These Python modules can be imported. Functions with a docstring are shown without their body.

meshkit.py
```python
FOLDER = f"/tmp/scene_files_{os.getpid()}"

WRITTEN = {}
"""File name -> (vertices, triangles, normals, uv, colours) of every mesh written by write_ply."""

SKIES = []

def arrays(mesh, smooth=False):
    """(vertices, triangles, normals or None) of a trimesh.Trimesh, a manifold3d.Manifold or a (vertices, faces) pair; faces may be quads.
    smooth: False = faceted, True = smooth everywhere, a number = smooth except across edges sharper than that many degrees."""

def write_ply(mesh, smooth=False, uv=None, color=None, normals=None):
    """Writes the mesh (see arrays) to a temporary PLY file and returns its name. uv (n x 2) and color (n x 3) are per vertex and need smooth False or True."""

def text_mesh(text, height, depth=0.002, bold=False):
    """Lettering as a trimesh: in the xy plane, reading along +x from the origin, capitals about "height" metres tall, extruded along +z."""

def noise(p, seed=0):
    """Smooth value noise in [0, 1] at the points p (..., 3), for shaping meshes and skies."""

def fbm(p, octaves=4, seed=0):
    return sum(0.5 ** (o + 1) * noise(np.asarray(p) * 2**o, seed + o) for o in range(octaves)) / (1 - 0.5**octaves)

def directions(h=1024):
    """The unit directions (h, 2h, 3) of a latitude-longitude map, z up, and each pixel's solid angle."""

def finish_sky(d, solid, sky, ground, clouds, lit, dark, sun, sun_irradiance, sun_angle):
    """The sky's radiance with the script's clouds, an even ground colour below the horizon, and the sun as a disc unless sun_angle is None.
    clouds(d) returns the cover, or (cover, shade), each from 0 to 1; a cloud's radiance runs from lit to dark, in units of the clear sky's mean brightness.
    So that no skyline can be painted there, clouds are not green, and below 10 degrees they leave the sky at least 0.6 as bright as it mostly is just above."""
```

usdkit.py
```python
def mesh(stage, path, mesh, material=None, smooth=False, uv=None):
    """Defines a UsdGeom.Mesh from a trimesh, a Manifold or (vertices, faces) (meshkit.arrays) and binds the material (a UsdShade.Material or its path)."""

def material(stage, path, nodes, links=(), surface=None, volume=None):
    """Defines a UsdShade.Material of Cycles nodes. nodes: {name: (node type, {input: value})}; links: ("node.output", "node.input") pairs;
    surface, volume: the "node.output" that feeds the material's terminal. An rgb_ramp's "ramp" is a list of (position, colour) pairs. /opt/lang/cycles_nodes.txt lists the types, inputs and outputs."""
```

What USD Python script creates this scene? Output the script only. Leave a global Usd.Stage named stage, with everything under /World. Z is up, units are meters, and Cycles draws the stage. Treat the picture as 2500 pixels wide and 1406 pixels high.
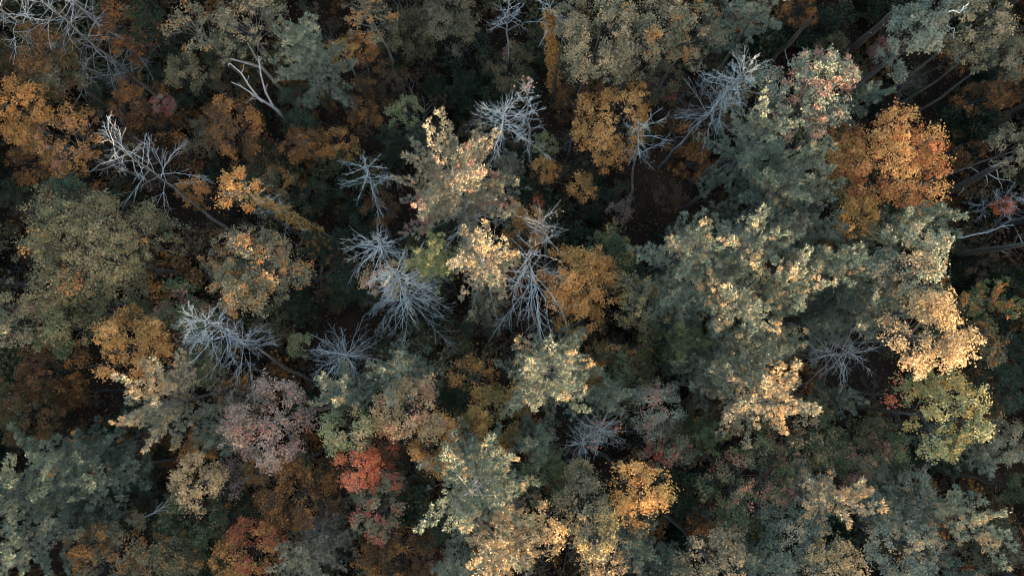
import math
import numpy as np
import usdkit
from pxr import Gf, Sdf, Usd, UsdGeom, UsdLux, UsdShade, Vt

stage = Usd.Stage.CreateInMemory()
UsdGeom.Xform.Define(stage, '/World')
UsdGeom.Scope.Define(stage, '/World/Looks')

# ------------------------------------------------------------------ camera, sky, sun, exposure
CAM_H = 45.0
FPX = 1720.0                                  # focal length in pixels of the 2500 px wide photograph
TILT = math.atan2(177.0, FPX)                 # the drone looks almost straight down
EXPOSURE = 3.32
SUN_ELEV = math.radians(5.5)
SUN_AZ = math.atan2(0.62, -0.78)              # atan2(x, y) of the direction towards the sun
cam = UsdGeom.Camera.Define(stage, '/World/camera')
cam.AddTranslateOp().Set(Gf.Vec3d(0, 0, CAM_H))
cam.AddRotateXOp().Set(math.degrees(TILT))
cam.CreateHorizontalApertureAttr(36.0)
cam.CreateFocalLengthAttr(36.0 * FPX / 2500.0)
cam.CreateClippingRangeAttr(Gf.Vec2f(0.1, 5000))
cam.CreateExposureAttr(EXPOSURE)

usdkit.material(stage, '/World/Looks/sky_look',
                {'s': ('sky_texture', {'sky_type': 'single_scattering', 'sun_disc': False, 'sun_elevation': SUN_ELEV,
                                       'sun_rotation': SUN_AZ, 'altitude': 100.0, 'air_density': 1.0, 'aerosol_density': 2.0, 'ozone_density': 0.6}),
                 'b': ('background_shader', {'strength': 0.145})},
                [('s.color', 'b.color')], surface='b.background')
dome = UsdLux.DomeLight.Define(stage, '/World/sky')
UsdShade.MaterialBindingAPI.Apply(dome.GetPrim()).Bind(UsdShade.Material.Get(stage, '/World/Looks/sky_look'))
dome.GetPrim().SetCustomDataByKey('kind', 'structure')
SUN_DIR = np.array([math.sin(SUN_AZ) * math.cos(SUN_ELEV), math.cos(SUN_AZ) * math.cos(SUN_ELEV), math.sin(SUN_ELEV)])
sun = UsdLux.DistantLight.Define(stage, '/World/sun')
sun.CreateIntensityAttr(1.12)
sun.CreateAngleAttr(0.5)
sun.CreateNormalizeAttr(True)
sun.CreateColorAttr(Gf.Vec3f(1.0, 0.69, 0.43))
q = Gf.Rotation(Gf.Vec3d(0, 0, 1), Gf.Vec3d(*SUN_DIR.tolist())).GetQuat()
sun.AddOrientOp().Set(Gf.Quatf(q))


def at(u, v, z):
    """World point at height z seen at pixel (u, v) of the 2500 x 1406 photograph."""
    dx, dy = (u - 1250.0) / FPX, (703.0 - v) / FPX
    d = np.array([dx, dy * math.cos(TILT) + math.sin(TILT), dy * math.sin(TILT) - math.cos(TILT)])
    return np.array([0, 0, CAM_H]) + d * ((z - CAM_H) / d[2])


def px_m(z):
    return FPX / (CAM_H - z)


# ------------------------------------------------------------------ helpers
used = {}


def numbered(parent, name):
    k = (parent, name)
    n = used.get(k, 0)
    used[k] = n + 1
    return f'{parent}/{name}' if n == 0 else f'{parent}/{name}_{n:03d}'


def tag(p, label=None, cat=None, group=None, kind=None):
    for k, v in (('label', label), ('category', cat), ('group', group), ('kind', kind)):
        if v:
            p.SetCustomDataByKey(k, v)


def thing(name, label, cat, loc, group=None):
    x = UsdGeom.Xform.Define(stage, numbered('/World', name))
    x.AddTranslateOp().Set(Gf.Vec3d(*map(float, loc)))
    tag(x.GetPrim(), label, cat, group)
    return x


def mesh(name, vf, mat, parent='/World', smooth=False, prim=None):
    parent = str(parent.GetPath()) if not isinstance(parent, str) else parent
    m = usdkit.mesh(stage, numbered(parent, name), vf, f'/World/Looks/{mat}', smooth=smooth)
    if prim:
        api = UsdGeom.PrimvarsAPI(m)
        for k, a in prim.items():
            api.CreatePrimvar(k, Sdf.ValueTypeNames.FloatArray, 'uniform').Set(Vt.FloatArray.FromNumpy(np.asarray(a, np.float32)))
    return m


def unit(a):
    return a / np.maximum(np.linalg.norm(a, axis=-1, keepdims=True), 1e-9)


def tubes(lines, sides=4):
    """lines: [(points n x 3, radii n)]; one mesh of tapered tubes."""
    V, F, n0 = [], [], 0
    ang = np.arange(sides) * 2 * np.pi / sides
    ca, sa = np.cos(ang)[None, :, None], np.sin(ang)[None, :, None]
    for p, r in lines:
        p = np.asarray(p, float)
        t = np.gradient(p, axis=0)
        t = unit(t)
        ref = np.array([0, 0, 1.0]) if abs(t[0, 2]) < 0.8 else np.array([1.0, 0, 0])
        a = unit(np.cross(t, ref))
        b = np.cross(t, a)
        v = p[:, None] + np.asarray(r)[:, None, None] * (ca * a[:, None] + sa * b[:, None])
        V.append(v.reshape(-1, 3))
        n = len(p)
        i, j = np.meshgrid(np.arange(n - 1), np.arange(sides), indexing='ij')
        i, j = i.ravel(), j.ravel()
        k = (j + 1) % sides
        q0, q1, q2, q3 = i * sides + j, i * sides + k, (i + 1) * sides + k, (i + 1) * sides + j
        F.append(np.concatenate([np.stack([q0, q1, q2], 1), np.stack([q0, q2, q3], 1)]) + n0)
        n0 += n * sides
    return np.concatenate(V), np.concatenate(F)


def curve(p0, d, length, n, rng, wob=0.12, up=0.0):
    """A wandering polyline from p0 along d; up bends it up (+) or down (-)."""
    pts, d = [np.array(p0, float)], unit(np.array(d, float))
    st = length / (n - 1)
    for _ in range(n - 1):
        d = unit(d + rng.normal(0, wob, 3) + np.array([0, 0, up]))
        pts.append(pts[-1] + d * st)
    return np.array(pts)


# ------------------------------------------------------------------ materials
RAMP = {
    'grey_green': [(.086, .114, .090), (.146, .170, .134), (.240, .232, .172)],
    'blue_green': [(.070, .098, .078), (.118, .148, .116), (.195, .195, .140)],
    'tan_pine': [(.118, .128, .096), (.205, .190, .142), (.300, .248, .178)],
    'pale_green': [(.110, .135, .065), (.190, .200, .095), (.290, .270, .140)],
    'olive': [(.055, .062, .034), (.108, .098, .054), (.185, .145, .080)],
    'oak': [(.080, .088, .056), (.148, .130, .082), (.240, .190, .120)],
    'orange': [(.130, .090, .036), (.340, .150, .044), (.470, .230, .075)],
    'rust': [(.062, .040, .022), (.125, .062, .027), (.215, .108, .042)],
    'gold': [(.130, .105, .042), (.320, .180, .055), (.440, .260, .085)],
    'amber': [(.200, .125, .042), (.430, .215, .070), (.560, .310, .120)],
    'yellow': [(.170, .155, .055), (.300, .250, .095), (.420, .330, .140)],
    'mauve': [(.100, .085, .068), (.215, .150, .125), (.310, .225, .190)],
    'red': [(.270, .090, .032), (.510, .115, .056), (.580, .220, .090)],
    'green': [(.046, .068, .034), (.085, .102, .050), (.155, .150, .075)],
    'dark_green': [(.020, .035, .022), (.035, .052, .031), (.062, .078, .045)],
    'tan': [(.190, .140, .075), (.310, .215, .115), (.400, .280, .150)],
    'brown': [(.050, .036, .024), (.085, .059, .035), (.140, .090, .048)],
}
ACC = {'coral': (.38, .115, .045), 'pink': (.30, .13, .10), 'red': (.36, .075, .05), 'orange': (.37, .16, .045), 'tan': (.36, .25, .14), 'yellow': (.37, .26, .09), 'green': (.05, .075, .03)}


def leaf_material(name, ramp, acc, rough=0.55, spec=0.22, trans=0.13):
    r = [(0.0, ramp[0]), (0.5, ramp[1]), (1.0, ramp[2])]
    usdkit.material(stage, f'/World/Looks/{name}', {
        'tone': ('attribute', {'attribute': 'tone'}),
        'acc': ('attribute', {'attribute': 'accent'}),
        'ramp': ('rgb_ramp', {'ramp': r}),
        'mix': ('mix', {'mix_type': 'mix', 'color2': acc}),
        'p': ('principled_bsdf', {'roughness': rough, 'specular_ior_level': spec}),
        't': ('translucent_bsdf', {}),
        'm': ('mix_closure', {'fac': trans}),
    }, [('tone.fac', 'ramp.fac'), ('ramp.color', 'mix.color1'), ('acc.fac', 'mix.fac'), ('mix.color', 'p.base_color'),
        ('mix.color', 't.color'), ('p.BSDF', 'm.closure1'), ('t.BSDF', 'm.closure2')], surface='m.closure')


leafmats = {}


def leafmat(pal, acc):
    k = f'{pal}_leaves' + (f'_{acc}' if acc else '')
    if k not in leafmats:
        leafmats[k] = 1
        leaf_material(k, RAMP[pal], ACC[acc] if acc else RAMP[pal][1])
    return k


def bark_material(name, c0, c1, scale):
    usdkit.material(stage, f'/World/Looks/{name}', {
        'g': ('geometry', {}),
        'n': ('noise_texture', {'scale': scale, 'detail': 5.0, 'roughness': 0.65}),
        'ramp': ('rgb_ramp', {'ramp': [(0.3, c0), (0.7, c1)]}),
        'bump': ('bump', {'strength': 0.5, 'distance': 0.02}),
        'p': ('principled_bsdf', {'roughness': 0.85, 'specular_ior_level': 0.2}),
    }, [('g.position', 'n.vector'), ('n.fac', 'ramp.fac'), ('ramp.color', 'p.base_color'), ('n.fac', 'bump.height'), ('bump.normal', 'p.normal')], surface='p.BSDF')


bark_material('dead_wood', (.18, .202, .222), (.40, .43, .455), 5.0)
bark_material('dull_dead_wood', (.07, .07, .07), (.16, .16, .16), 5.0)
bark_material('grey_bark', (.035, .033, .031), (.085, .082, .08), 6.0)
bark_material('twig_bark', (.08, .08, .08), (.17, .17, .165), 6.0)
bark_material('pale_twig_bark', (.12, .12, .118), (.25, .248, .24), 6.0)
usdkit.material(stage, '/World/Looks/forest_soil', {
    'g': ('geometry', {}),
    'n': ('noise_texture', {'scale': 0.35, 'detail': 6.0, 'roughness': 0.6}),
    'n2': ('noise_texture', {'scale': 9.0, 'detail': 6.0, 'roughness': 0.7}),
    'r1': ('rgb_ramp', {'ramp': [(0.35, (.026, .020, .016)), (0.65, (.062, .043, .031))]}),
    'r2': ('rgb_ramp', {'ramp': [(0.4, (.35, .33, .30)), (0.7, (1.0, .95, .9))]}),
    'mix': ('mix', {'mix_type': 'multiply', 'fac': 1.0}),
    'bump': ('bump', {'strength': 0.8, 'distance': 0.06}),
    'p': ('principled_bsdf', {'roughness': 0.95, 'specular_ior_level': 0.1}),
}, [('g.position', 'n.vector'), ('g.position', 'n2.vector'), ('n.fac', 'r1.fac'), ('n2.fac', 'r2.fac'), ('r1.color', 'mix.color1'),
    ('r2.color', 'mix.color2'), ('mix.color', 'p.base_color'), ('n2.fac', 'bump.height'), ('bump.normal', 'p.normal')], surface='p.BSDF')

# ------------------------------------------------------------------ the ground
rng = np.random.default_rng(11)
gx = np.concatenate([np.linspace(-2500, -80, 9)[:-1], np.linspace(-80, 80, 81), np.linspace(80, 2500, 9)[1:]])
X, Y = np.meshgrid(gx, gx, indexing='ij')


def ground_z(x, y):
    return 0.35 * np.sin(x * 0.21 + 1.3) * np.cos(y * 0.17) + 0.2 * np.sin(x * 0.53 - y * 0.41)


Z = np.where((abs(X) < 90) & (abs(Y) < 90), ground_z(X, Y), 0.0)
n = len(gx)
i, j = np.meshgrid(np.arange(n - 1), np.arange(n - 1), indexing='ij')
i, j = i.ravel(), j.ravel()
F = np.stack([i * n + j, (i + 1) * n + j, (i + 1) * n + j + 1, i * n + j + 1], 1)
g = mesh('ground', (np.stack([X, Y, Z], -1).reshape(-1, 3), F), 'forest_soil', smooth=True)
tag(g.GetPrim(), kind='structure')


# ------------------------------------------------------------------ foliage
def leaf_quads(c, nrm, ln, wd, rng):
    """Folded rhombic leaves: two triangles each, centred at c, facing nrm."""
    k = len(c)
    a = unit(np.cross(nrm, rng.normal(size=(k, 3))))
    b = np.cross(nrm, a)
    ln, wd = np.broadcast_to(ln, k)[:, None], np.broadcast_to(wd, k)[:, None]
    fold = nrm * wd * rng.uniform(0.05, 0.45, (k, 1))
    v = np.stack([c - a * ln / 2, c + b * wd / 2 + fold, c + a * ln / 2, c - b * wd / 2 + fold], 1).reshape(-1, 3)
    o = np.arange(k)[:, None] * 4
    f = np.stack([o + [0, 1, 2], o + [0, 2, 3]], 1).reshape(-1, 3)
    return v, f


def needle_tris(c, d, ln, wd, rng):
    k = len(c)
    s = unit(np.cross(d, rng.normal(size=(k, 3))))
    ln, wd = np.broadcast_to(ln, k)[:, None], np.broadcast_to(wd, k)[:, None]
    v = np.stack([c - s * wd / 2, c + s * wd / 2, c + d * ln], 1).reshape(-1, 3)
    return v, np.arange(3 * k).reshape(-1, 3)


def smooth_noise(p, rng, scale):
    s = np.zeros(len(p))
    for _ in range(5):
        k = unit(rng.normal(size=3)) * rng.uniform(0.6, 1.6) / scale * 2.2
        s += np.sin(p @ k + rng.uniform(0, 6.28))
    return s / 3.0


def broadleaf(R, h, clen, rng, acc=0.0, density=1.0, leaf=0.085, ell=(1, 1, 0), billow=1.0, thin=False):
    """Returns crown (v, f, tone, accent), branch lines. Local origin at the foot of the tree."""
    zc = h - clen * 0.52
    K = int(np.clip(8 + 5.2 * R, 8, 32))
    ii = np.arange(K) + 0.5
    ph = ii * 2.399963 + rng.uniform(0, 6.28)
    cz = 1 - ii / K * 1.35
    dirs = np.stack([np.sqrt(np.maximum(0, 1 - cz ** 2)) * np.cos(ph), np.sqrt(np.maximum(0, 1 - cz ** 2)) * np.sin(ph), cz], 1)
    dirs = unit(dirs + rng.normal(0, 0.22, dirs.shape))
    axes = np.array([R, R, clen / 2])
    bc = dirs * axes * 0.70 * rng.uniform(0.68, 1.18, (K, 1))
    br = R * rng.uniform(0.19, 0.40, K) * billow
    nc = max(50, int((72 if h > 6.5 else 54) * R * R * density))
    w = br ** 2
    bi = rng.choice(K, nc, p=w / w.sum())
    d = unit(rng.normal(size=(nc, 3)) + dirs[bi] * 0.75 + [0, 0, 0.45])
    cc = bc[bi] + d * br[bi][:, None] * np.where(rng.random((nc, 1)) < 0.10, rng.uniform(1.1, 1.4, (nc, 1)), rng.uniform(0.55, 1.08, (nc, 1))) * [1, 1, 0.8]
    ca, sa = math.cos(ell[2]), math.sin(ell[2])
    M = np.array([[ca, -sa, 0], [sa, ca, 0], [0, 0, 1]]) @ np.diag([ell[0], ell[1], 1])
    cc, bc = cc @ M.T, bc @ M.T
    nl = 24 if thin else 33
    k = nc * nl
    ci = np.repeat(np.arange(nc), nl)
    cs = rng.uniform(0.06, 0.125, nc) * (0.9 + 0.1 * R)
    p = cc[ci] + rng.normal(size=(k, 3)) * cs[ci][:, None] * [1, 1, 0.6]
    nrm = unit(d[ci] * 0.7 + [0, 0, 0.6] + rng.normal(0, 0.6, (k, 3)))
    ln = leaf * rng.uniform(0.75, 1.3, k)
    v, f = leaf_quads(p + [0, 0, zc], nrm, ln, ln * rng.uniform(0.6, 0.85, k), rng)
    tone = 0.5 + 0.30 * smooth_noise(cc, rng, R * 0.55)[ci] + rng.normal(0, 0.16, nc)[ci] + rng.normal(0, 0.23, k)
    a = np.zeros(k)
    if acc > 0:
        s = smooth_noise(cc, rng, R * 0.45) + 0.9 * rng.normal(size=nc)
        a = (s > np.quantile(s, 1 - acc)).astype(float)[ci] * rng.uniform(0.5, 1.0, k)
        a = np.where(rng.random(k) < 0.12, 0, a)
    base = np.array([0, 0, max(0.3 * h, h - clen * 0.95)])
    lines = []
    for q_ in range(K):
        e = bc[q_] + [0, 0, zc]
        s0 = base + [0, 0, (e[2] - base[2]) * 0.35]
        mid = (s0 + e) / 2 + rng.normal(0, 0.08 * R, 3) - [0, 0, 0.06 * R]
        t = np.linspace(0, 1, 5)[:, None]
        c = (1 - t) ** 2 * s0 + 2 * t * (1 - t) * mid + t * t * e
        r0 = 0.012 + 0.006 * R
        lines.append((c, np.linspace(r0, r0 * 0.4, 5)))
        own = np.nonzero(bi == q_)[0]
        for m_ in own[:7]:
            tt = cc[m_] + [0, 0, zc]
            lines.append((np.array([c[3], (c[3] + tt) / 2 + rng.normal(0, 0.07, 3), tt]), np.array([0.012, 0.009, 0.005]) * (0.8 + 0.2 * R)))
    return (v, f, np.repeat(np.clip(tone, 0, 1), 2), np.repeat(a, 2)), lines


def pine(R, h, clen, rng, acc=0.0, density=1.0, nb=None, needle=0.115, droop=0.0, dead=0.0, fan=0.185, star=0.7):
    """A white pine: whorled limbs with flat fans of needle tufts. dead: share of bare grey limbs low down."""
    nb = nb or int(np.clip(16 + 6.5 * R, 16, 42))
    tp, td, ts, lines = [], [], [], []
    for b in range(nb):
        t = (b + 0.5) / nb
        L = R * (0.22 + 0.3 * star + (0.78 - 0.3 * star) * t ** 0.65) * rng.uniform(0.52, 1.18)
        z0 = h - 0.25 - t * clen * 0.92
        az = b * 2.399963 + rng.normal(0, 0.3)
        el = math.radians((62 - 22 * star) * (1 - t) ** 1.4 + 8 - droop * t + rng.normal(0, 6))
        d = np.array([math.cos(az) * math.cos(el), math.sin(az) * math.cos(el), math.sin(el)])
        L3 = L / max(0.55, math.cos(el))
        c = curve([0, 0, z0], d, L3, 7, rng, 0.07, 0.03)
        lines.append((c, np.linspace(0.010 + 0.007 * L, 0.006, 7)))
        bare = t > 1 - dead
        side = unit(np.cross(d, [0, 0, 1.0]))
        m = max(4, int(L3 / 0.25))
        for s in np.linspace(0.20, 1.0, m):
            x = s * 6
            k0 = min(5, int(x))
            p0 = c[k0] + (c[k0 + 1] - c[k0]) * (x - k0)
            dl = unit(c[k0 + 1] - c[k0])
            for sg in (-1, 1):
                ll = (fan * L3 * (1.08 - s) + 0.12) * rng.uniform(0.6, 1.2)
                dd = unit(dl * 0.75 + sg * side * rng.uniform(0.5, 0.9) + [0, 0, rng.uniform(-0.05, 0.3)])
                e = p0 + dd * ll
                if bare:
                    if rng.random() < 0.5:
                        lines.append((np.array([p0, (p0 + e) / 2 + rng.normal(0, 0.03, 3), e]), np.array([0.008, 0.006, 0.004])))
                    if rng.random() < 0.8:
                        continue
                k = max(1, int(ll / 0.22 * density + 0.5))
                for u_ in (np.arange(k) + 0.7) / k:
                    tp.append(p0 + dd * ll * u_ + rng.normal(0, 0.04, 3) + [0, 0, rng.uniform(-.05, .1)])
                    td.append(dd)
                    ts.append(s * 0.6 + u_ * 0.4)
    tp, td, ts = np.array(tp), np.array(td), np.array(ts)
    nt, nn = len(tp), 32
    k = nt * nn
    ci = np.repeat(np.arange(nt), nn)
    nd = unit(td[ci] * 0.65 + [0, 0, 0.5] + rng.normal(0, 0.5, (k, 3)))
    pos = tp[ci] + rng.normal(0, 0.05, (k, 3))
    v, f = needle_tris(pos, nd, needle * rng.uniform(0.7, 1.25, k), needle * rng.uniform(0.36, 0.52, k), rng)
    cl = smooth_noise(tp, rng, R * 0.4)
    tone = 0.42 + 0.26 * cl[ci] + rng.normal(0, 0.20, nt)[ci] + rng.normal(0, 0.20, k) + 0.25 * (0.6 - ts[ci])
    a = np.zeros(k)
    if acc > 0:
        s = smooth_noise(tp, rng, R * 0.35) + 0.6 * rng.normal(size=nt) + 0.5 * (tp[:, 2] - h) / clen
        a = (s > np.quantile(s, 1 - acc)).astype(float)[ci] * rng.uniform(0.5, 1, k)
    return (v, f, np.clip(tone, 0, 1), a), lines


def trunk_mesh(h, r, rng, lean=(0, 0)):
    c = np.stack([np.linspace(0, lean[0], 9), np.linspace(0, lean[1], 9), np.linspace(-0.4, h, 9)], 1)
    tt = np.linspace(0, 1, 9)
    c[:, :2] += np.sin(tt * np.pi * rng.uniform(.8, 1.6))[:, None] * rng.normal(0, 0.22, 2)
    c[1:-1, :2] += rng.normal(0, 0.05, (7, 2))
    rad = r * np.linspace(1, 0.18, 9)
    rad[0] *= 1.35
    return tubes([(c, rad)], 8)


SEED = [100]


def build_tree(kind, R, h, pal, acc, accf, parent, clen=None, **kw):
    SEED[0] += 1
    rng = np.random.default_rng(SEED[0])
    if kind == 'P':
        crown, lines = pine(R, h, clen or min(h * 0.75, 2.6 + 2.0 * R), rng, accf, **kw)
        bark = 'pale_twig_bark' if kw.get('dead', 0) > 0 else 'grey_bark'
    else:
        if kind == 'T':
            kw = {'density': 0.55, 'thin': True, 'leaf': 0.09, **kw}
        crown, lines = broadleaf(R, h, clen or min(h * 0.8, 1.2 + 1.7 * R), rng, accf, **kw)
        bark = 'twig_bark' if kind == 'T' else 'grey_bark'
    mesh('trunk', trunk_mesh(h - (0.3 if kind == 'P' else 0.45 * min(R, 2.5)), 0.07 + 0.005 * h, rng), bark, parent, smooth=60)
    mesh('branches', tubes(lines, 3), bark, parent, smooth=True)
    v, f, tone, a = crown
    mesh('crown', (v, f), leafmat(pal, acc), parent, prim={'tone': tone, 'accent': a})
    return len(f)


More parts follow.
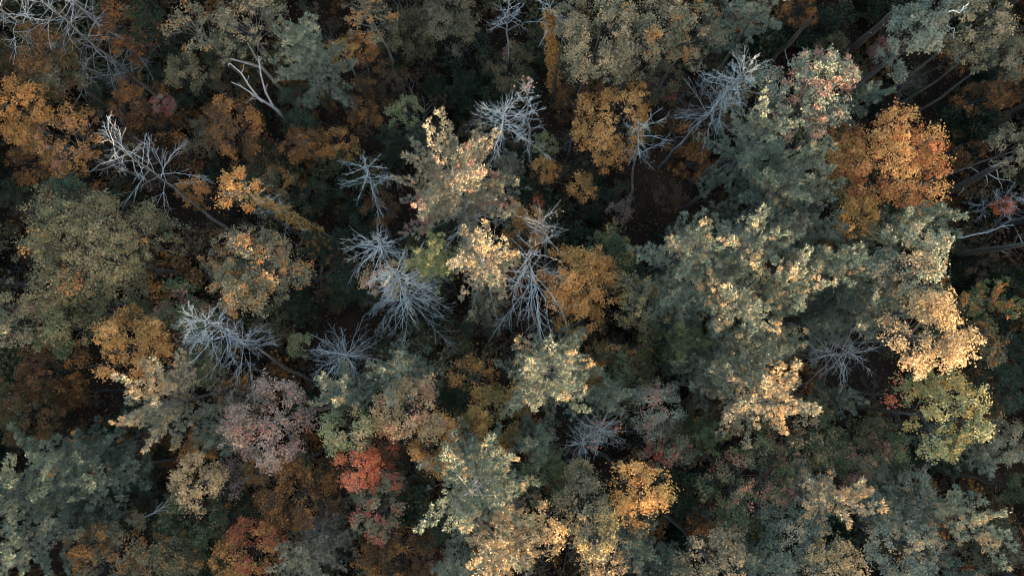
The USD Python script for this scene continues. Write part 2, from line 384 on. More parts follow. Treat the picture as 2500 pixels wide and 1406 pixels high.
# ------------------------------------------------------------------ the live trees
# (u, v, crown radius in px, kind, leaf palette, height in m, accent, share, options); kind: P pine, B broadleaf, T thin and twiggy
TREES = [
    # landmark trees, with their own labels
    (1110, 445, 165, 'P', 'tan_pine', 15.2, 'pink', .05, dict(dead=.3, nb=54, fan=.2, star=.8), 'pale tan star-shaped pine with bare grey lower limbs near the centre', 'central star-shaped pine'),
    (1175, 635, 108, 'P', 'tan_pine', 17.2, 'tan', .2, dict(dead=.25, star=.4, nb=32), 'tan pine with a sunlit peach top between two white snags', 'peach-topped pine'),
    (1340, 912, 132, 'P', 'grey_green', 16.2, 'tan', 0.10, dict(star=1, fan=.24, nb=34), 'grey-green spiky pine with one bright sunlit patch, below the orange maple', 'spiky sunlit pine'),
    (1160, 1185, 160, 'P', 'grey_green', 16.7, 'tan', 0.12, dict(dead=.2, star=1, fan=.24, nb=36), 'large pale pine with long straight fanned limbs and golden sunlit tips', 'fan-limbed pine'),
    (1215, 1345, 115, 'P', 'tan_pine', 17.4, 'tan', .3, {}, 'sunlit golden-tan pine at the bottom edge under the fan-limbed pine', 'golden pine on the bottom edge'),
    (1505, 290, 98, 'B', 'amber', 12.6, 'orange', .3, dict(ell=(1.0, 1.16, -.3)), 'compact rounded golden-orange tree standing alone by a dark gap', 'rounded golden tree'),
    (2190, 395, 152, 'B', 'amber', 15.0, 'coral', .35, dict(ell=(1.12, 1.0, 0)), 'largest bright orange maple, with coral patches, at the upper right', 'big orange maple'),
    (1985, 222, 128, 'B', 'grey_green', 15.6, 'pink', .30, {}, 'green maple flecked with pink leaf tips beside the big white snag', 'pink-flecked maple'),
    (605, 650, 124, 'B', 'oak', 14.0, 'orange', .28, {}, 'olive round crown with orange leaves showing through its middle', 'olive and orange crown'),
    (195, 600, 190, 'B', 'olive', 14.0, 'orange', .04, {}, 'widest olive-brown oak crown on the left side', 'wide olive-brown oak'),
    (305, 845, 97, 'B', 'amber', 13.0, 'orange', .2, {}, 'dense bright orange-tan crown like a cushion', 'cushion-like orange crown'),
    (650, 1035, 118, 'T', 'mauve', 14.2, 'pink', .14, dict(density=.95), 'dusty pink crown with fine grey twigs showing', 'dusty pink tree'),
    (395, 980, 120, 'P', 'tan_pine', 14.8, 'tan', .2, dict(nb=22, star=.8, fan=.28), 'tan pine with ragged star outline beside a black gap', 'ragged tan pine'),
    (865, 1145, 68, 'B', 'red', 13.6, 'pink', .25, {}, 'brightest scarlet maple crown', 'scarlet maple'),
    (922, 1245, 72, 'B', 'oak', 13.0, 'red', .30, dict(ell=(.8, 1.2, 0)), 'green-brown crown with coral red leaves on its left side', 'coral-tipped crown'),
    (1415, 680, 100, 'B', 'amber', 12.2, 'orange', .2, dict(ell=(1.1, .95, 0)), 'orange maple spreading to the right of the white snags', 'central orange maple'),
    (2285, 820, 118, 'B', 'tan', 18.2, 'tan', .4, dict(density=1.0), 'brightest sunlit golden tree with a bare central leader', 'brightest golden tree'),
    (2335, 1015, 112, 'B', 'pale_green', 16.7, 'yellow', .4, {}, 'yellow-green crown with one sunlit lower edge', 'yellow-green crown'),
    (1830, 1185, 118, 'B', 'green', 14.0, 'pink', .28, {}, 'dark green round crown speckled with pink and red leaves', 'red-speckled green crown'),
    (1570, 1215, 84, 'B', 'amber', 15.3, 'yellow', .3, dict(density=.85), 'golden yellow crown below the red-tipped snag', 'golden yellow crown'),
    (60, 1195, 150, 'P', 'blue_green', 13.8, None, 0, dict(nb=40), 'big blue-green pine in the lower left corner', 'big blue-green pine'),
    (745, 120, 92, 'P', 'grey_green', 12.6, None, 0, dict(density=1.3, nb=40), 'smooth rounded grey-green conifer near the top edge', 'rounded grey-green conifer'),
    (1050, 630, 72, 'P', 'pale_green', 14.2, None, 0, {}, 'pale yellow-green pine tucked between two bare snags', 'pale yellow-green pine'),
    # top left
    (65, 125, 105, 'B', 'rust', 10.5, 'green', .3, {}), (290, 62, 72, 'B', 'rust', 8, 'orange', .3, {}), (368, 45, 72, 'P', 'dark_green', 9, None, 0, {}),
    (475, 62, 88, 'T', 'oak', 11, 'orange', .15, dict(density=.4)), (590, 45, 110, 'T', 'oak', 11.4, 'tan', .2, dict(density=.42)), (455, 175, 60, 'B', 'olive', 9, None, 0, {}),
    (35, 255, 92, 'B', 'orange', 11.5, 'green', .05, {}), (150, 345, 92, 'T', 'orange', 11, 'pink', .1, dict(density=.75)), (115, 165, 62, 'B', 'oak', 9.5, None, 0, {}),
    (325, 240, 68, 'B', 'rust', 7, 'orange', .2, {}), (397, 252, 26, 'B', 'mauve', 6.2, 'red', .5, {}), (560, 300, 84, 'B', 'rust', 9.5, 'orange', .35, {}),
    (730, 262, 68, 'B', 'dark_green', 7, None, 0, {}), (738, 350, 58, 'B', 'rust', 7.6, 'orange', .5, {}), (828, 350, 42, 'B', 'orange', 7, 'green', .3, {}),
    (75, 385, 70, 'B', 'rust', 7, 'orange', .2, {}), (490, 325, 58, 'B', 'olive', 6.5, None, 0, {}), (690, 445, 52, 'B', 'olive', 6.5, 'orange', .4, {}),
    (465, 465, 45, 'B', 'orange', 7.5, None, 0, {}), (568, 458, 50, 'B', 'amber', 13.8, 'orange', .5, {}), (768, 585, 52, 'P', 'dark_green', 9.5, 'orange', .2, {}), (640, 395, 60, 'B', 'brown', 5, None, 0, {}),
    (225, 220, 45, 'B', 'dark_green', 5, None, 0, {}), (560, 190, 45, 'B', 'brown', 5, 'orange', .1, {}), (820, 235, 48, 'B', 'rust', 5, 'green', .3, {}),
    (30, 470, 55, 'B', 'dark_green', 5.5, None, 0, {}), (840, 130, 50, 'T', 'gold', 8.5, None, 0, {}),
    # top centre
    (898, 35, 75, 'T', 'oak', 11, 'orange', .35, dict(density=.5)), (880, 115, 48, 'B', 'rust', 8, 'orange', .4, {}), (1000, 70, 78, 'B', 'olive', 6.5, None, 0, {}),
    (1095, 30, 80, 'B', 'oak', 8, None, 0, {}), (1460, 85, 105, 'B', 'oak', 14.6, 'tan', .35, {}), (1590, 55, 105, 'B', 'oak', 15.2, 'orange', .12, {}),
    (1700, 65, 82, 'B', 'oak', 14, 'orange', .15, {}), (1385, 40, 60, 'B', 'oak', 13, 'tan', .2, {}), (1862, 5, 85, 'P', 'grey_green', 14.6, None, 0, {}),
    (1330, 412, 40, 'B', 'amber', 7.5, 'orange', .4, {}), (1425, 447, 38, 'B', 'amber', 8.0, None, 0, {}), (1065, 225, 60, 'P', 'dark_green', 4.6, None, 0, {}),
    (1130, 215, 55, 'P', 'dark_green', 5, None, 0, {}), (985, 268, 48, 'B', 'pale_green', 7.5, None, 0, dict(density=.7)), (895, 280, 55, 'B', 'rust', 6, 'orange', .2, {}),
    (955, 345, 60, 'P', 'dark_green', 7, None, 0, {}), (1332, 350, 30, 'B', 'pale_green', 6.2, None, 0, {}), (1240, 405, 58, 'P', 'tan_pine', 8.6, None, 0, {}),
    (1292, 455, 50, 'P', 'dark_green', 6.5, None, 0, {}), (1245, 150, 72, 'B', 'olive', 6, 'orange', .1, {}), (1500, 180, 65, 'B', 'rust', 6, 'green', .2, {}),
    (1400, 235, 55, 'B', 'rust', 4.6, None, 0, {}), (1620, 185, 60, 'B', 'olive', 6, 'red', .06, {}), (1160, 300, 45, 'B', 'brown', 4.2, None, 0, {}),
    (1040, 345, 60, 'P', 'blue_green', 5, None, 0, {}), (930, 190, 70, 'B', 'brown', 4.5, 'orange', .12, {}),
    # top right
    (1818, 60, 36, 'B', 'rust', 8, 'red', .4, {}), (1955, 20, 52, 'B', 'rust', 6.5, 'orange', .3, {}), (2112, 240, 48, 'P', 'blue_green', 13, None, 0, {}),
    (2240, 85, 84, 'B', 'grey_green', 13.8, None, 0, {}), (2420, 35, 92, 'B', 'oak', 14, 'tan', .3, {}), (2462, 125, 66, 'B', 'oak', 13, None, 0, {}),
    (2320, 15, 62, 'B', 'grey_green', 13.4, None, 0, {}), (2335, 132, 55, 'B', 'rust', 6, 'orange', .3, {}), (2395, 105, 42, 'B', 'grey_green', 11.5, None, 0, {}),
    (1848, 345, 98, 'P', 'grey_green', 15.6, None, 0, {}), (1972, 392, 72, 'P', 'grey_green', 15.4, 'tan', 0.05, {}), (1900, 465, 112, 'P', 'blue_green', 15.8, 'tan', 0.07, {}),
    (1700, 390, 48, 'B', 'rust', 4.6, 'orange', .4, {}), (2410, 235, 60, 'B', 'rust', 7.5, 'orange', .3, dict(density=.55)), (2478, 360, 55, 'B', 'oak', 13.2, None, 0, {}),
    (2360, 355, 58, 'B', 'rust', 6, None, 0, dict(density=.6)), (2165, 110, 28, 'B', 'mauve', 5, 'red', .3, {}), (1815, 205, 42, 'P', 'pale_green', 9, 'tan', .2, {}),
    (2035, 125, 46, 'B', 'olive', 5, None, 0, {}), (2110, 520, 62, 'B', 'gold', 14.6, 'orange', .3, {}), (2060, 330, 45, 'B', 'rust', 12.4, 'orange', .4, {}),
    (2470, 205, 50, 'B', 'rust', 6.0, 'orange', .2, dict(density=.6)), (2440, 290, 45, 'B', 'brown', 4.5, None, 0, {}),
    # right
    (1690, 610, 100, 'P', 'grey_green', 16.6, 'tan', 0.14, {}), (1825, 590, 84, 'P', 'grey_green', 17.0, 'tan', 0.09, {}), (1790, 745, 112, 'P', 'grey_green', 17.2, 'tan', 0.16, {}),
    (1935, 690, 84, 'P', 'grey_green', 17.0, 'tan', 0.16, {}), (2020, 645, 88, 'P', 'blue_green', 16.6, 'tan', 0.11, {}), (2245, 635, 88, 'B', 'grey_green', 17.2, 'tan', .35, {}),
    (2125, 765, 108, 'P', 'grey_green', 15.4, None, 0, {}), (2275, 535, 68, 'P', 'blue_green', 14.8, None, 0, {}), (2415, 735, 84, 'P', 'green', 14.8, 'orange', .25, dict(nb=24)),
    (2430, 840, 58, 'B', 'olive', 12.8, 'orange', .3, {}), (2462, 500, 22, 'B', 'red', 6, None, 0, {}), (1820, 870, 112, 'P', 'grey_green', 16.0, 'tan', 0.07, {}),
    (1865, 975, 115, 'P', 'tan_pine', 17.5, 'tan', .3, {}), (2000, 560, 66, 'P', 'blue_green', 14.8, None, 0, {}), (1575, 735, 82, 'B', 'oak', 11.8, 'yellow', .3, {}),
    (1660, 830, 70, 'P', 'green', 13.6, None, 0, {}), (2400, 640, 45, 'B', 'brown', 5, None, 0, {}), (2475, 880, 60, 'B', 'dark_green', 7, None, 0, {}),
    (1650, 725, 62, 'P', 'grey_green', 14.6, None, 0, {}), (2060, 735, 62, 'P', 'blue_green', 14.5, None, 0, {}), (1765, 665, 82, 'P', 'grey_green', 16.0, None, 0, {}), (2185, 560, 72, 'P', 'blue_green', 14.6, None, 0, {}),
    (2105, 655, 80, 'P', 'grey_green', 15.6, 'tan', .08, {}), (2190, 705, 74, 'P', 'grey_green', 15.9, 'tan', .1, {}), (1895, 590, 74, 'P', 'grey_green', 15.6, None, 0, {}), (1900, 830, 78, 'P', 'grey_green', 15.8, 'tan', .08, {}),
    (1760, 905, 80, 'P', 'grey_green', 15.4, None, 0, {}), (1925, 560, 55, 'P', 'tan_pine', 15.0, None, 0, {}), (1990, 470, 60, 'P', 'grey_green', 14.8, None, 0, {}),
    # centre
    (1282, 555, 58, 'B', 'orange', 9.6, None, 0, {}), (1420, 785, 60, 'B', 'amber', 11.0, None, 0, dict(density=.8)), (1485, 610, 70, 'B', 'green', 9.6, 'yellow', .25, {}),
    (830, 690, 68, 'P', 'dark_green', 9, None, 0, {}), (935, 685, 58, 'T', 'tan', 11.5, 'pink', .3, {}), (1190, 750, 62, 'T', 'oak', 8.6, None, 0, dict(density=.8)),
    (1515, 925, 100, 'B', 'green', 11, 'orange', .25, {}), (1580, 655, 55, 'B', 'dark_green', 7, None, 0, {}), (1310, 490, 18, 'B', 'red', 5, None, 0, {}),
    (1525, 510, 34, 'T', 'mauve', 5, None, 0, {}), (1165, 790, 48, 'B', 'dark_green', 6.5, None, 0, {}), (925, 500, 48, 'B', 'rust', 5, None, 0, {}),
    (1050, 560, 45, 'B', 'dark_green', 6.0, None, 0, {}), (720, 745, 60, 'P', 'dark_green', 6.5, None, 0, {}), (760, 470, 45, 'B', 'dark_green', 5, None, 0, {}),
    (1640, 480, 40, 'B', 'brown', 3.6, None, 0, {}), (1250, 640, 55, 'B', 'rust', 8.0, 'orange', .4, {}),
    # left
    (15, 770, 72, 'B', 'oak', 12.6, 'pink', .12, {}), (155, 790, 88, 'B', 'green', 11.6, 'tan', .12, {}), (425, 770, 88, 'B', 'green', 11.6, 'pink', .28, {}),
    (470, 880, 70, 'B', 'green', 11, 'tan', .08, {}), (115, 905, 88, 'B', 'rust', 8, 'orange', .25, {}), (725, 842, 34, 'B', 'pale_green', 7.4, None, 0, {}),
    (555, 965, 45, 'B', 'rust', 7, 'orange', .4, {}), (150, 470, 58, 'B', 'dark_green', 12.2, None, 0, {}), (650, 780, 50, 'B', 'olive', 6, None, 0, {}),
    (330, 760, 40, 'B', 'green', 7.5, None, 0, {}),
    # lower left
    (55, 1005, 84, 'B', 'rust', 9, 'green', .4, {}), (520, 1070, 52, 'P', 'grey_green', 11.4, None, 0, {}), (335, 1085, 84, 'B', 'rust', 6.5, None, 0, {}),
    (462, 1095, 46, 'B', 'orange', 8, None, 0, {}), (145, 1125, 80, 'P', 'blue_green', 13.6, 'orange', .06, {}), (235, 1185, 70, 'P', 'blue_green', 13, None, 0, {}),
    (60, 1325, 105, 'P', 'grey_green', 13.6, None, 0, {}), (465, 1190, 70, 'B', 'tan', 13.6, None, 0, {}), (555, 1170, 58, 'T', 'mauve', 9, 'green', .1, {}),
    (300, 1235, 90, 'B', 'dark_green', 7.6, None, 0, {}), (450, 1285, 98, 'B', 'green', 9.6, 'tan', .1, {}), (560, 1265, 60, 'B', 'dark_green', 7.4, None, 0, {}),
    (260, 1355, 92, 'B', 'oak', 10.6, 'orange', .35, {}), (395, 1375, 78, 'B', 'olive', 11, 'orange', .2, {}), (600, 1360, 86, 'B', 'orange', 11.6, 'red', .35, {}),
    (700, 1225, 100, 'B', 'rust', 11.4, 'orange', .4, {}), (750, 1372, 82, 'P', 'tan_pine', 13, None, 0, dict(density=1.3)), (615, 1150, 38, 'B', 'gold', 7.4, None, 0, {}),
    (195, 1340, 45, 'B', 'orange', 10.8, None, 0, {}), (180, 960, 45, 'B', 'rust', 6.5, 'orange', .3, {}), (480, 1380, 55, 'P', 'dark_green', 8, None, 0, {}),
    (700, 1130, 45, 'B', 'olive', 9, 'orange', .2, {}),
    # lower centre
    (1000, 1010, 92, 'B', 'tan', 14.8, 'pink', .15, {}), (830, 955, 76, 'P', 'grey_green', 13.6, 'tan', 0.05, {}), (965, 920, 82, 'P', 'grey_green', 14, 'tan', 0.09, {}),
    (838, 1060, 70, 'B', 'pale_green', 14, 'tan', .25, {}), (1060, 1080, 80, 'B', 'amber', 12.6, 'orange', .3, {}), (1220, 1010, 92, 'B', 'gold', 11.6, 'green', .3, {}),
    (1150, 925, 58, 'T', 'orange', 10.6, None, 0, {}), (930, 1095, 52, 'B', 'rust', 11.5, 'red', .35, {}), (1335, 1165, 74, 'B', 'green', 12.8, None, 0, {}),
    (1325, 1305, 66, 'B', 'tan', 16.0, None, 0, dict(density=.8)), (1440, 1225, 82, 'B', 'oak', 14.6, 'tan', .25, {}), (1450, 1310, 66, 'B', 'oak', 16.8, 'yellow', .5, {}),
    (1545, 1335, 76, 'P', 'blue_green', 14.4, 'tan', 0.11, {}), (1480, 1385, 55, 'B', 'tan', 15.4, None, 0, dict(density=.8)), (970, 1370, 105, 'B', 'rust', 10.6, 'orange', .25, {}),
    (1610, 1000, 76, 'B', 'grey_green', 13, 'pink', .25, {}), (1635, 1090, 66, 'B', 'oak', 12.6, 'red', .2, {}), (1490, 965, 52, 'P', 'grey_green', 13, None, 0, {}),
    (890, 1200, 50, 'B', 'green', 11, 'orange', .3, {}), (1310, 1080, 60, 'P', 'blue_green', 13.4, None, 0, {}), (1100, 970, 45, 'P', 'dark_green', 9.5, None, 0, {}),
    (1050, 1300, 45, 'B', 'dark_green', 10, None, 0, {}), (780, 1180, 45, 'B', 'brown', 7.0, 'orange', .2, {}), (1110, 1400, 50, 'P', 'grey_green', 14.2, None, 0, {}),
    # lower right
    (1985, 1060, 105, 'B', 'green', 12.6, 'tan', .3, {}), (2155, 1120, 106, 'B', 'green', 13.2, 'pink', .22, {}), (2065, 975, 50, 'P', 'grey_green', 12, 'tan', 0.09, {}),
    (2400, 1100, 70, 'P', 'grey_green', 14, None, 0, {}), (2468, 1080, 58, 'B', 'oak', 14, None, 0, {}), (2040, 1225, 88, 'P', 'tan_pine', 16.4, 'tan', .3, {}),
    (2205, 1230, 90, 'B', 'grey_green', 13.8, None, 0, {}), (2350, 1275, 105, 'P', 'grey_green', 16.6, 'tan', 0.16, {}), (1965, 1310, 112, 'B', 'blue_green', 14.4, 'tan', .1, {}),
    (2225, 1340, 92, 'B', 'grey_green', 15.2, 'tan', .3, {}), (1740, 1375, 82, 'B', 'oak', 15.0, 'tan', .35, {}), (2075, 1385, 72, 'B', 'tan', 16.0, 'yellow', .2, dict(density=.8)),
    (1725, 1290, 46, 'B', 'rust', 9.6, 'orange', .5, {}), (2445, 1335, 80, 'B', 'olive', 10.6, None, 0, {}), (1840, 1365, 74, 'P', 'blue_green', 14.0, None, 0, {}),
    (2445, 945, 62, 'B', 'dark_green', 9.6, None, 0, {}), (1720, 1060, 50, 'P', 'green', 12.4, None, 0, {}), (1950, 1150, 45, 'P', 'grey_green', 12, None, 0, {}),
    (1665, 1230, 48, 'P', 'dark_green', 9.5, None, 0, {}), (2300, 1130, 45, 'P', 'dark_green', 11.0, None, 0, {}), (1640, 1400, 55, 'P', 'blue_green', 13.0, None, 0, {}),
    (2330, 1395, 60, 'P', 'blue_green', 13.4, 'tan', 0.07, {}), (2490, 1200, 40, 'B', 'green', 8.0, None, 0, {}),
]
ADJ = {'yellow': 'yellow', 'amber': 'amber', 'grey_green': 'grey-green', 'blue_green': 'blue-green', 'tan_pine': 'tan', 'pale_green': 'pale green', 'olive': 'olive', 'oak': 'olive-brown', 'orange': 'orange',
       'rust': 'rust brown', 'gold': 'golden', 'mauve': 'dusty mauve', 'red': 'red', 'green': 'green', 'dark_green': 'dark green', 'tan': 'pale tan', 'brown': 'dull brown'}
ACCW = {'coral': 'coral-flecked', 'pink': 'pink-flecked', 'red': 'red-flecked', 'orange': 'orange-flecked', 'tan': 'tan-tipped', 'yellow': 'yellow-tipped', 'green': 'green-mottled'}
SNAG_MARKS = [(150, 100, 'big grey snags in the top left'), (360, 410, 'white snag with one long upper limb'), (660, 240, 'broken forked snag'), (1245, 25, 'white snag on the top edge'),
              (1350, 100, 'orange vine column'), (1228, 310, 'white star-shaped snag'), (1560, 350, 'snag before the golden tree'), (1765, 235, 'bushy white snag'),
              (905, 440, 'small snag left of centre'), (935, 605, 'tangled white snag'), (1330, 560, 'hook-limbed snag'), (1300, 680, 'drooping white snag'),
              (1010, 750, 'broom-like snag'), (590, 830, 'leaning feathery snag'), (832, 868, 'spidery snag'), (2085, 865, 'grey bare tree in the right gap'), (1450, 1065, 'red-tipped bare tree')]
LAND = [(t[0], t[1], t[10]) for t in TREES if len(t) > 9] + SNAG_MARKS
labels_seen = set()


def relation(u, v, self_mark=None):
    o = sorted(LAND, key=lambda m: math.hypot(m[0] - u, m[1] - v))
    for m in o:
        if m[2] == self_mark:
            continue
        a = math.degrees(math.atan2(m[1] - v, u - m[0])) % 360
        w = ['right of', 'above and right of', 'above', 'above and left of', 'left of', 'below and left of', 'below', 'below and right of'][int((a + 22.5) // 45) % 8]
        yield f'{w} the {m[2]}'


def auto_label(u, v, look):
    for rel in relation(u, v):
        s = f'{look} {rel}'
        if s not in labels_seen and len(s.split()) <= 16:
            labels_seen.add(s)
            return s
    return look


tris = 0
for row in TREES:
    u, v, r, kind, pal, h, acc, accf, kw = row[:9]
    kw = dict(kw)
    h = h + 0.45 if h >= 16.3 else h
    R0 = r / px_m(h - 1.5)
    zc = h - (0.45 if kind == 'P' else 0.4) * (1.0 + 1.2 * R0)
    R = r / px_m(zc)
    if kind == 'P' and h > 12:
        R *= 1.2
    p = at(u, v, zc)
    if len(row) > 9:
        label = row[9]
        labels_seen.add(label)
    else:
        size = 'small' if r < 50 else ('large' if r > 100 else '')
        noun = 'pine' if kind == 'P' else ('thin twiggy tree' if kind == 'T' else 'leafy tree')
        if h < 6.3:
            noun = 'low bush'
        look = ' '.join(x for x in (size, ACCW.get(acc, '') if accf >= .1 else '', ADJ[pal], noun) if x)
        label = auto_label(u, v, look)
    name = 'pine_tree' if kind == 'P' and h >= 6.3 else ('shrub' if h < 6.3 else 'autumn_tree' if pal in ('amber', 'orange', 'rust', 'gold', 'red', 'mauve', 'tan') else 'broadleaf_tree')
    cat = {'pine_tree': 'pine tree', 'shrub': 'shrub'}.get(name, 'tree')
    grp = {'pine_tree': 'pines in the forest canopy', 'shrub': 'shrubs in the gaps between trees'}.get(name, 'broadleaf trees in autumn colour')
    t = thing(name, label, cat, (p[0], p[1], float(ground_z(p[0], p[1]))), grp)
    tris += build_tree(kind, R, h, pal, acc, accf, t, **kw)


# ------------------------------------------------------------------ the dead trees
def snag(label, tip, h, low=None, zlow=4.0, R=80, n=40, z0=.35, wood='dead_wood', twig=1.0, droop=0.0, bias=None, thick=1.0, vine=None, name='dead_tree', prof=0.35, top_el=40, seed=0, tipleaf=None):
    """tip: the tip's pixel at height h; low: a pixel of the trunk at zlow (a leaning trunk), else upright. R: limb reach in px."""
    rng = np.random.default_rng(5000 + seed)
    h = h * 0.87
    T = at(tip[0], tip[1], h)
    if low:
        L = at(low[0], low[1], zlow)
        base = L + (T - L) * (0 - zlow) / (h - zlow)
    else:
        base = np.array([T[0], T[1], 0.0])
    Rm = 1.22 * R / px_m(h - 2.5)
    gz = float(ground_z(base[0], base[1]))
    t = thing(name, label, 'dead tree', (base[0], base[1], gz), 'bare dead trees among the crowns')
    ax = T - base
    tt = np.linspace(0, 1, 14)[:, None]
    c = ax * tt + np.concatenate([np.zeros((1, 3)), rng.normal(0, 0.05, (13, 3))]) * [1, 1, 0.3]
    c[0, 2] = -0.4
    rad = thick * (0.095 * (1 - tt[:, 0]) ** 1.0 + 0.018)
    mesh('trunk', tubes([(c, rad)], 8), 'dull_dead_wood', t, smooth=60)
    tips = []
    for b in range(n):
        s = z0 + (1 - z0) * ((b + rng.uniform(0.1, 0.9)) / n) ** 0.85
        d01 = (1 - s) / (1 - z0)
        x = s * 13
        k0 = min(12, int(x))
        p0 = c[k0] + (c[k0 + 1] - c[k0]) * (x - k0)
        az = b * 2.399963 + rng.normal(0, 0.45)
        el = math.radians(top_el * (1 - d01) ** 1.2 + rng.normal(4, 9))
        Lb = Rm * (0.22 + 0.78 * d01 ** prof) * rng.choice([rng.uniform(.3, .6), rng.uniform(0.6, 1.2)], p=[.25, .75])
        d = np.array([math.cos(az) * math.cos(el), math.sin(az) * math.cos(el), math.sin(el)])
        if bias is not None:
            bd = np.array([math.cos(bias[0]), math.sin(bias[0]), 0])
            w = float(d @ bd)
            Lb *= max(0.3, 1 + bias[1] * w)
        pl = curve(p0, d, Lb, 8, rng, 0.14, -0.05 - droop * d01)
        r0 = thick * rng.uniform(0.009, 0.018) * (0.6 + 0.2 * Lb)
        lines = [(pl, np.linspace(r0, r0 * 0.3, 8))]
        nt = rng.poisson(8.5 * twig)
        for _ in range(nt):
            s2 = rng.uniform(0.25, 0.95)
            y = s2 * 6
            k1 = min(5, int(y))
            q0 = pl[k1] + (pl[k1 + 1] - pl[k1]) * (y - k1)
            dd = unit(unit(pl[k1 + 1] - pl[k1]) + rng.normal(0, 0.5, 3))
            l2 = Lb * rng.uniform(0.14, 0.42) * (1.15 - 0.6 * s2)
            tw = curve(q0, dd, l2, 4, rng, 0.16, -0.04)
            r2 = r0 * (1 - 0.7 * s2) * 0.6
            lines.append((tw, np.linspace(r2, max(0.006, r2 * 0.5), 4)))
            tips.append(tw[-1])
            if rng.random() < 0.5 * twig:
                tw2 = curve(tw[2], unit(dd + rng.normal(0, 0.7, 3)), l2 * 0.5, 3, rng, 0.2, -0.03)
                lines.append((tw2, np.linspace(r2 * 0.6, 0.004, 3)))
        tips.append(pl[-1])
        mesh('branch', tubes(lines, 3), wood, t, smooth=True)
    if tipleaf:                                      # a few last leaves on the twigs
        pal, share, cnt = tipleaf
        tips = np.array(tips)
        hi = tips[:, 2] > np.quantile(tips[:, 2], 1 - share)
        tp = tips[hi]
        ci = np.repeat(np.arange(len(tp)), cnt)
        pos = tp[ci] + rng.normal(0, 0.13, (len(ci), 3))
        nrm = unit(rng.normal(0, .6, (len(ci), 3)) + [0, 0, .6])
        vv, ff = leaf_quads(pos, nrm, rng.uniform(.09, .14, len(ci)), rng.uniform(.06, .10, len(ci)), rng)
        mesh('leaves', (vv, ff), leafmat(pal, None), t, prim={'tone': np.repeat(rng.uniform(0.2, 1, len(ci)), 2), 'accent': np.zeros(2 * len(ci))})
    if vine:                                         # a climbing vine that wraps the trunk
        pal, s_lo, s_hi, wv, cnt = vine
        s = rng.uniform(s_lo, s_hi, cnt)
        ctr = np.stack([np.interp(s * 13, np.arange(14), c[:, k]) for k in range(3)], 1)
        lump = 0.65 + 0.45 * np.sin(s * 37 + 1.0) * np.sin(s * 17)
        o = unit(rng.normal(size=(cnt, 3))) * (wv * lump * rng.uniform(0.5, 1.1, cnt))[:, None]
        nrm = unit(o + [0, 0, .5] + rng.normal(0, .3, (cnt, 3)))
        vv, ff = leaf_quads(ctr + o, nrm, rng.uniform(.10, .16, cnt), rng.uniform(.07, .12, cnt), rng)
        mesh('vine_leaves', (vv, ff), leafmat(pal, None), t, prim={'tone': np.repeat(np.clip(rng.normal(.5, .25, cnt), 0, 1), 2), 'accent': np.zeros(2 * cnt)})
    return t


